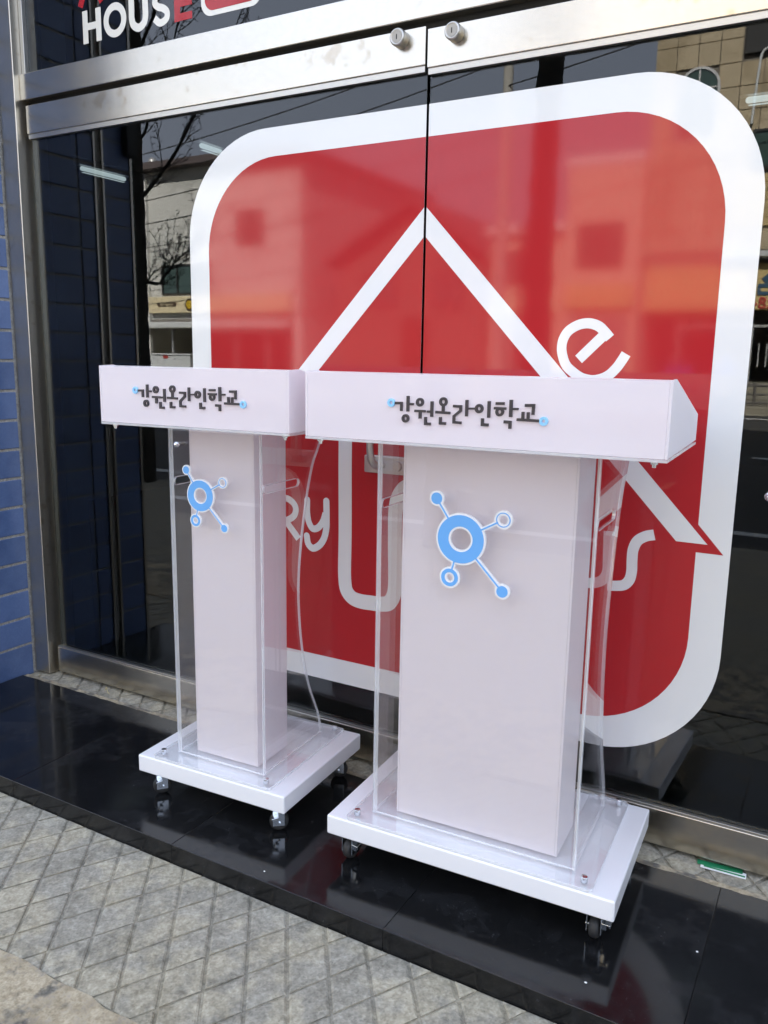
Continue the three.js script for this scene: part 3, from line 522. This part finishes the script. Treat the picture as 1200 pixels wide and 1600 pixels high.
function tree(label, x, z, r, H, branches) {
  const t = thing('street_tree', label, 'tree', [x, -0.06, z], 'bare street trees along the kerb');
  const tp = []; for (let i = 0; i <= 12; i++) tp.push([Math.sin(i * 1.3) * 0.02, H * i / 12, Math.cos(i * 1.7) * 0.02]);
  part(t, 'trunk', limb(tp, r * 1.06, r * 0.6, 14, 60), M.bark);
  for (const b of branches) part(t, 'branch', limb(b.pts, b.r, b.r * 0.45, 8, 20), M.bark);
  const out = []; for (const b of branches) { const n = b.pts.length; for (let i = 1; i < n; i++) { const a = new THREE.Vector3(...b.pts[i]), d = a.clone().sub(new THREE.Vector3(...b.pts[i - 1])).normalize(); for (let k = 0; k < Math.ceil((b.t ?? 2) / 2); k++) twigs(a, d.clone().add(new THREE.Vector3(rr(-0.9, 0.9), rr(-0.4, 0.6), rr(-0.9, 0.9))).normalize(), rr(0.25, 0.5), Math.max(0.0048, b.r * 0.3), 1, out); } }
  const cr = part(t, 'twigs', mergeGeometries(out.map(g => g.toNonIndexed())), M.twig); cr.userData.kind = 'stuff';
}
const br = (h, dx, dz, up, r, t) => ({ r, t, pts: [[0, h, 0], ...[0.14, 0.28, 0.42, 0.56, 0.7, 0.85, 1].map(k => [dx * k + rr(-0.035, 0.035), h + up * Math.pow(k, 1.2) + rr(-0.045, 0.045), dz * k + rr(-0.035, 0.035)])] });
tree('slim bare tree by the kerb mirrored at the left of the glass', -5.12, 4.0, 0.066, 7.5, [
  br(2.72, 1.15, 0.1, 1.35, 0.019, 4), br(1.92, 0.55, 0.1, 0.38, 0.018, 5), br(3.25, 0.9, -0.3, 0.9, 0.014, 4), br(3.9, 0.8, -0.2, 1.2, 0.016, 3), br(4.4, -0.7, 0.2, 1.1, 0.022, 2), br(5.0, 0.6, 0.5, 1.0, 0.02, 2), br(3.4, -0.6, 0.5, 1.0, 0.022, 2)]);
tree('bare tree with thicker dark trunk mirrored in the right door', -1.06, 4.0, 0.105, 8, [br(4.3, 1.0, 0.2, 1.3, 0.035, 2), br(4.8, -1.0, 0.1, 1.2, 0.035, 2), br(5.4, 0.3, 0.7, 1.2, 0.03, 2), br(5.8, -0.4, -0.6, 1.1, 0.028, 2)]);

// ================================================================ ACROSS THE STREET (mirrored in glass and vinyl)
const FZ = 18, FY = 0.44;
const font = await new FontLoader().loadAsync('fonts/droid/droid_sans_bold.typeface.json');
const textGeo = (s, size, depth) => { const sh = font.generateShapes(s, size); const g = new THREE.ExtrudeGeometry(sh, { depth, bevelEnabled: false, curveSegments: 4 }); g.computeBoundingBox(); const b = g.boundingBox; g.translate(-(b.min.x + b.max.x) / 2, -(b.min.y + b.max.y) / 2, 0); return g.rotateY(Math.PI); };
function windowAt(parent, x0, x1, y0, y1, z, panes = 2) {
  const w = new THREE.Group(); w.name = 'window'; w.position.set(0, 0, z); parent.add(w);
  const f = 0.05; part(w, 'frame', mergeGeometries([box(x0, x1, y0, y0 + f, -0.04, 0.02), box(x0, x1, y1 - f, y1, -0.04, 0.02), box(x0, x0 + f, y0 + f, y1 - f, -0.04, 0.02), box(x1 - f, x1, y0 + f, y1 - f, -0.04, 0.02), ...Array.from({ length: panes - 1 }, (_, i) => { const x = mix(x0, x1, (i + 1) / panes); return box(x - f / 2, x + f / 2, y0 + f, y1 - f, -0.04, 0.02); })]), M.darkTrim);
  for (let i = 0; i < panes; i++) part(w, 'pane', box(mix(x0, x1, i / panes) + f * 0.6, mix(x0, x1, (i + 1) / panes) - f * 0.6, y0 + f, y1 - f, -0.005, 0.004), winGlass);
  return w;
}
const winGlass = phy({ color: lin(0.06, 0.10, 0.09), roughness: 0.08, clearcoat: 1 });
{ // left: white two-storey shop
  const b = thing('white_shop_house', 'pale two storey shop with cream signboard and dark flat eave, mirrored behind the tree', 'building', [0, 0, 0]);
  part(b, 'wall', metreUV(box(-24, -13.1, 2.3, 6.75, FZ, FZ + 8)), M.render);
  part(b, 'wall_pier', metreUV(box(-19.3, -18.95, FY, 6.7, FZ - 0.12, FZ - 0.001)), M.renderWhite);
  part(b, 'eave', box(-24.2, -12.9, 6.76, 6.95, FZ - 0.45, FZ + 8.1), M.roofTile);
  part(b, 'roof_vent', new THREE.SphereGeometry(0.16, 12, 8).translate(-18.9, 7.1, FZ + 0.2), M.alu);
  windowAt(b, -18.45, -16.5, 3.05, 3.95, FZ - 0.01, 3); windowAt(b, -15.4, -14.4, 4.4, 5.4, FZ - 0.01, 2);
  const sg = part(b, 'signboard', rbox(-18.9, -13.4, 2.48, 2.98, FZ - 0.2, FZ - 0.02, 0.02), M.signCream);
  part(sg, 'sign_plaque', extrude(roundRect(-18.5, -17.7, 2.68, 2.8, 0.055, 6), 0.012).translate(0, 0, FZ - 0.214), M.signBrown);
  part(sg, 'sign_number', textGeo('0129-033-0000', 0.058, 0.006).translate(-18.1, 2.74, FZ - 0.216), M.signCream);
  part(sg, 'sign_flower', extrude(circle(-17.15, 2.72, 0.19, 20), 0.01).translate(0, 0, FZ - 0.213), M.signBrown); part(sg, 'sign_flower_petal', extrude(circle(-17.15, 2.72, 0.13, 12), 0.01).translate(0, 0, FZ - 0.226), M.signGold);
  part(b, 'rolled_awning', rbox(-18.95, -13.4, 2.0, 2.2, FZ - 0.4, FZ - 0.05, 0.05), M.cabinet);
  part(b, 'shop_recess', box(-19.3, -13.1, FY, 2.29, FZ + 4.2, FZ + 4.4), M.shopWall); part(b, 'side_wall', box(-24, -19.3, FY, 2.29, FZ, FZ + 4.4), M.render); part(b, 'side_wall', box(-13.35, -13.1, FY, 2.29, FZ, FZ + 4.19), M.renderWhite);
  part(b, 'soffit', box(-19, -13.4, 2.21, 2.29, FZ, FZ + 4.19), M.shopWall);
  for (const x of [-18.2, -16.9, -15.6, -14.4]) part(b, 'shop_post', box(x - 0.04, x + 0.04, FY, 2.2, FZ + 0.1, FZ + 0.18), M.alu);
}
{
  const c = thing('street_cabinet', 'low white cabinet with small red badge before the pale shop', 'cabinet', [-15.3, 0.30, 15.1]);
  part(c, 'body', rbox(-0.85, 0.85, 0.06, 0.88, -0.3, 0.3, 0.02), M.cabinet); part(c, 'lid', rbox(-0.9, 0.9, 0.885, 0.93, -0.33, 0.33, 0.015), M.cabinet); part(c, 'badge', box(-0.1, 0.08, 0.8, 0.87, -0.312, -0.302), M.signRed); part(c, 'plinth', box(-0.8, 0.8, -0.15, 0.055, -0.25, 0.25), M.darkTrim);
}
{ // dark gabled house
  const b = thing('gabled_house', 'dark brown gabled house between the pale shop and the low orange one', 'building', [0, 0, 0]);
  part(b, 'wall', extrude([[-12.2, FY], [-7.7, FY], [-7.7, 3.9], [-9.7, 5.25], [-12.2, 3.9]], 6).translate(0, 0, FZ + 0.6), M.darkWall);
  const roofG = extrude([[-12.5, 3.72], [-12.4, 3.95], [-9.7, 5.45], [-7.5, 3.95], [-7.4, 3.72], [-9.7, 5.26]], 6.8).translate(0, 0, FZ + 0.2);
  part(b, 'roof', roofG, M.roofTile);
  windowAt(b, -11.3, -10.3, 2.6, 3.5, FZ + 0.58, 2); windowAt(b, -9.2, -8.3, 2.6, 3.5, FZ + 0.58, 2); part(b, 'door', rbox(-10.1, -9.3, FY, 2.3, FZ + 0.54, FZ + 0.59, 0.01), M.signBrown);
}
{
  const b = thing('low_warm_house', 'low warm coloured house with flat roof left of the thick tree trunk', 'building', [0, 0, 0]);
  part(b, 'wall', metreUV(box(-7.4, -5.5, FY, 4.3, FZ + 0.3, FZ + 6)), M.warmWall); part(b, 'roof_slab', box(-7.5, -5.45, 4.305, 4.5, FZ + 0.1, FZ + 6.1), M.renderWhite);
  const sg = part(b, 'signboard', rbox(-7.35, -5.6, 2.35, 2.85, FZ + 0.16, FZ + 0.295, 0.02), M.signCream); windowAt(b, -7.1, -5.8, 3.1, 3.9, FZ + 0.28, 2); part(b, 'roller_shutter', box(-7.2, -5.7, FY, 2.2, FZ + 0.26, FZ + 0.295), M.shopWall);
}
{
  const b = thing('ochre_house', 'ochre rendered house squeezed beside the tall panelled building', 'building', [0, 0, 0]);
  part(b, 'wall', metreUV(box(-5.4, -3.6, FY, 5.7, FZ + 0.05, FZ + 6)), M.warmWall); part(b, 'parapet', box(-5.45, -3.6, 5.705, 5.9, FZ, FZ + 6), M.renderWhite);
  windowAt(b, -5.1, -4.0, 3.4, 4.4, FZ + 0.03, 2); part(b, 'roller_shutter', box(-5.2, -3.8, FY, 2.3, FZ, FZ + 0.045), M.shopWall); part(b, 'signboard', rbox(-5.3, -3.7, 2.45, 3.0, FZ - 0.1, FZ + 0.045, 0.02), M.signYellow);
}
{ // tall building in stone panels with arched window
  const b = thing('panelled_building', 'tall beige stone panelled building with an arched window, mirrored top right', 'building', [0, 0, 0]);
  part(b, 'core', box(-3.55, -1.76, 3.42, 11, FZ + 0.05, FZ + 9), M.joint); part(b, 'core', box(-1.758, 7, 3.6, 7.6, FZ + 0.05, FZ + 9), M.joint);
  const skip = (x, y) => (x > -3.05 && x < -2.15 && y > 5.9 && y < 7.5) || (x > -1.45 && y > 5.25 && y < 6.1) || (x > -1.76 && y > 7.55);
  for (let i = 0; i < 10; i++) for (let j = 0; j < 22; j++) {
    const x = -3.545 + i * 0.446, y = FY + 3.2 + j * 0.48; if (y > 10.5 || skip(x + 0.22, y + 0.24) || (x > 1.0)) continue; if (x + 0.43 > -1.76 && x < -1.8 && y > 7.1) { if (y > 7.6) continue; }
    part(b, 'stone_panel', metreUV(rbox(x, x + 0.432, y, Math.min(y + 0.466, x > -1.8 ? 7.6 : 11), FZ + rr(-0.002, 0.004), FZ + 0.045, 0.006, 1)), M.stonePanel[Math.floor(rnd() * 3)]);
  }
  const w = new THREE.Group(); w.name = 'arched_window'; b.add(w); w.position.set(-2.6, 6.0, FZ);
  const arch = (r, y0, n = 20) => { const p = [[-r, y0]]; for (let i = n; i >= 0; i--) { const a = Math.PI * i / n; p.push([r * Math.cos(a), 1.05 + r * Math.sin(a)]); } p.push([r, y0]); return p; };
  part(w, 'frame', extrude(arch(0.44, 0).reverse(), 0.08, 0, [arch(0.385, 0.05)]).translate(0, 0, -0.03), M.alu);
  part(w, 'pane', extrude(arch(0.384, 0.051).reverse(), 0.01).translate(0, 0, 0.0), winGlass);
  part(w, 'glazing_bar', mergeGeometries([box(-0.383, 0.383, 1.03, 1.065, -0.02, -0.002), box(-0.018, 0.018, 0.06, 1.028, -0.02, -0.002), box(-0.018, 0.018, 1.067, 1.42, -0.02, -0.002)]), M.alu);
  const sw = windowAt(b, -1.42, 2.4, 5.3, 6.08, FZ - 0.02, 3);
  part(b, 'roof_awning', extrude([[0, 0], [0.02, 1.15], [0.1, 1.1], [0.75, 0.06], [0.75, 0]], 0.06).translate(-1.74, 7.62, FZ + 0.1), M.darkTrim);
  part(b, 'roof_rail', box(-1.73, 3, 7.603, 7.7, FZ - 0.05, FZ + 0.1), M.darkTrim);
  part(b, 'drain_pipe', new THREE.TubeGeometry(new THREE.CatmullRomCurve3([[-1.25, 7.65, FZ - 0.08], [-1.36, 7.6, FZ - 0.08], [-1.42, 7.2, FZ - 0.06], [-1.47, 6.2, FZ - 0.06]].map(p => new THREE.Vector3(...p))), 24, 0.03, 8), M.cabinet);
  for (let j = 0; j < 6; j++) part(b, 'siding_board', rbox(-1.75, 3, 4.12 + j * 0.18, 4.12 + j * 0.18 + 0.165, FZ - 0.07 + (j % 2) * 0.01, FZ - 0.006, 0.01, 1), M.siding);
  part(b, 'canopy', rbox(-1.75, 3, 3.42, 3.55, FZ - 0.6, FZ + 0.02, 0.02), M.cabinet);
  const sg = part(b, 'signboard', rbox(-3.4, 3, 2.36, 3.32, FZ - 0.3, FZ - 0.03, 0.02), M.signYellow);
  const up = (p, w2) => extrude(strokePoly(p, w2).reverse(), 0.02).translate(0, 0, FZ - 0.324);
  part(sg, 'sign_lettering', mergeGeometries([up([[-0.62, 3.2], [-0.9, 2.95]], 0.14), up([[-0.62, 3.1], [-0.34, 2.95]], 0.14).translate(0, 0, -0.002), up([[-1.0, 2.86], [-0.3, 2.86]], 0.07), up([[-1.0, 2.7], [-0.3, 2.7]], 0.07).translate(0, 0, 0.001), up([[-0.98, 2.88], [-0.98, 2.68]], 0.06).translate(0, 0, -0.003), up([[-1.12, 3.15], [-1.12, 2.9]], 0.06)]), M.signBlue);
  part(sg, 'sign_number', textGeo('28-', 0.24, 0.02).translate(-0.86, 2.5, FZ - 0.302), M.signRed);
  part(b, 'shop_back', box(-3.4, 7, FY, 3.4, FZ + 5, FZ + 5.1), M.shopWall); part(b, 'shop_ceiling', box(-3.4, 7, 3.3, 3.41, FZ, FZ + 5), M.shopWall); for (const x of [-3.54, 6.9]) part(b, 'shop_side', box(x, x + 0.14, FY, 3.29, FZ + 0.05, FZ + 4.99), M.shopWall);
  part(b, 'shop_step', rbox(-3.4, 6, FY, 0.8, FZ - 0.25, FZ + 4.9, 0.02), M.kerb);
  for (const [x, w2] of [[-1.05, 0.06], [0.3, 0.06], [-2.6, 0.06]]) part(b, 'door_post', box(x - w2, x, 0.801, 2.35, FZ + 0.05, FZ + 0.1), M.alu);
  part(b, 'door_head', box(-2.6, 2, 2.0, 2.06, FZ + 0.051, FZ + 0.099), M.alu);
  part(b, 'door_pull', mergeGeometries([box(-0.92, -0.89, 1.15, 1.65, FZ, FZ + 0.03), box(-0.76, -0.73, 1.15, 1.65, FZ, FZ + 0.03)]), M.alu);
}
{ // guard rail along the far kerb
  const r = thing('guard_rail', 'low dark guard rail of three bars along the far kerb', 'railing', [0, 0, 14.9]);
  for (let k = 0; k < 3; k++) part(r, 'rail_bar', new THREE.CylinderGeometry(0.022, 0.022, 9.5, 10).rotateZ(Math.PI / 2).translate(2.2, 0.5 + k * 0.16, 0), M.railPaint);
  for (let x = -2.5; x <= 7; x += 1.9) part(r, 'rail_post', new THREE.CylinderGeometry(0.03, 0.03, 0.5, 10).translate(x, 0.63, 0), M.railPaint);
}
{ // blue scooter behind the rail
  const c = thing('parked_scooter', 'blue parked scooter mirrored beside the guard rail', 'scooter', [-1.75, FY, 16.2]);
  for (const x of [-0.6, 0.55]) { const w = part(c, 'wheel', new THREE.TorusGeometry(0.19, 0.06, 10, 24), M.rubber, [x, 0.25, 0]); part(w, 'rim', new THREE.CylinderGeometry(0.13, 0.13, 0.05, 18).rotateX(Math.PI / 2), M.alu); }
  part(c, 'body', extrude(smooth([[-0.8, 0.4], [-0.75, 0.62], [-0.3, 0.72], [-0.1, 0.4], [0.2, 0.38], [0.35, 0.9], [0.5, 0.92], [0.78, 0.42], [0.6, 0.48], [0.35, 0.25], [-0.3, 0.22], [-0.45, 0.45], [-0.8, 0.4]]).slice(0, -1).reverse(), 0.24, 0.03).translate(0, 0, -0.12), M.carBlue);
  part(c, 'seat', rbox(-0.75, -0.12, 0.7, 0.78, -0.11, 0.11, 0.03), M.rubber); part(c, 'handlebar', new THREE.CylinderGeometry(0.015, 0.015, 0.6, 8).rotateX(Math.PI / 2).translate(0.42, 0.98, 0), M.darkTrim);
}
{ // concrete utility pole with cables
  const p = thing('utility_pole', 'pale concrete utility pole across the street carrying cables', 'pole', [-6.05, FY, 15.6]);
  part(p, 'shaft', new THREE.CylinderGeometry(0.085, 0.15, 9.5, 16).translate(0, 4.75, 0), M.poleConcrete); part(p, 'cross_arm', rbox(-0.9, 0.9, 8.5, 8.6, -0.05, 0.05, 0.01), M.darkTrim); for (const x of [-0.8, -0.3, 0.3, 0.8]) part(p, 'insulator', new THREE.CylinderGeometry(0.03, 0.04, 0.14, 10).translate(x, 8.68, 0), M.renderWhite);
}
const cableLabels = ['overhead cable crossing before the pale shop, topmost one', 'overhead cable second from the top before the pale shop', 'overhead cable third from the top before the pale shop', 'overhead cable fourth from the top before the pale shop', 'lowest overhead cable crossing before the pale shop', 'slanting overhead cable rising to the panelled building'];
[[-30, 6.3, -6.1, 8.0], [-30, 5.7, -6.1, 7.4], [-30, 5.2, -6.1, 6.7], [-30, 4.7, -6.1, 6.0], [-30, 4.3, -6.1, 5.2], [-6.0, 6.9, 6, 9.6]].forEach(([x0, y0, x1, y1], i) => {
  const pts = []; for (let k = 0; k <= 8; k++) { const t = k / 8; pts.push(new THREE.Vector3(mix(x0, x1, t), mix(y0, y1, t) - 0.7 * 4 * t * (1 - t) * (i < 5 ? 1 : 0.4), 15.5)); }
  solo('overhead_cable', new THREE.TubeGeometry(new THREE.CatmullRomCurve3(pts), 40, 0.014, 5), M.cable, cableLabels[i], 'cable', [0, 0, 0], 'overhead cables across the street');
});

shade(scene);
renderer.render(scene, camera);
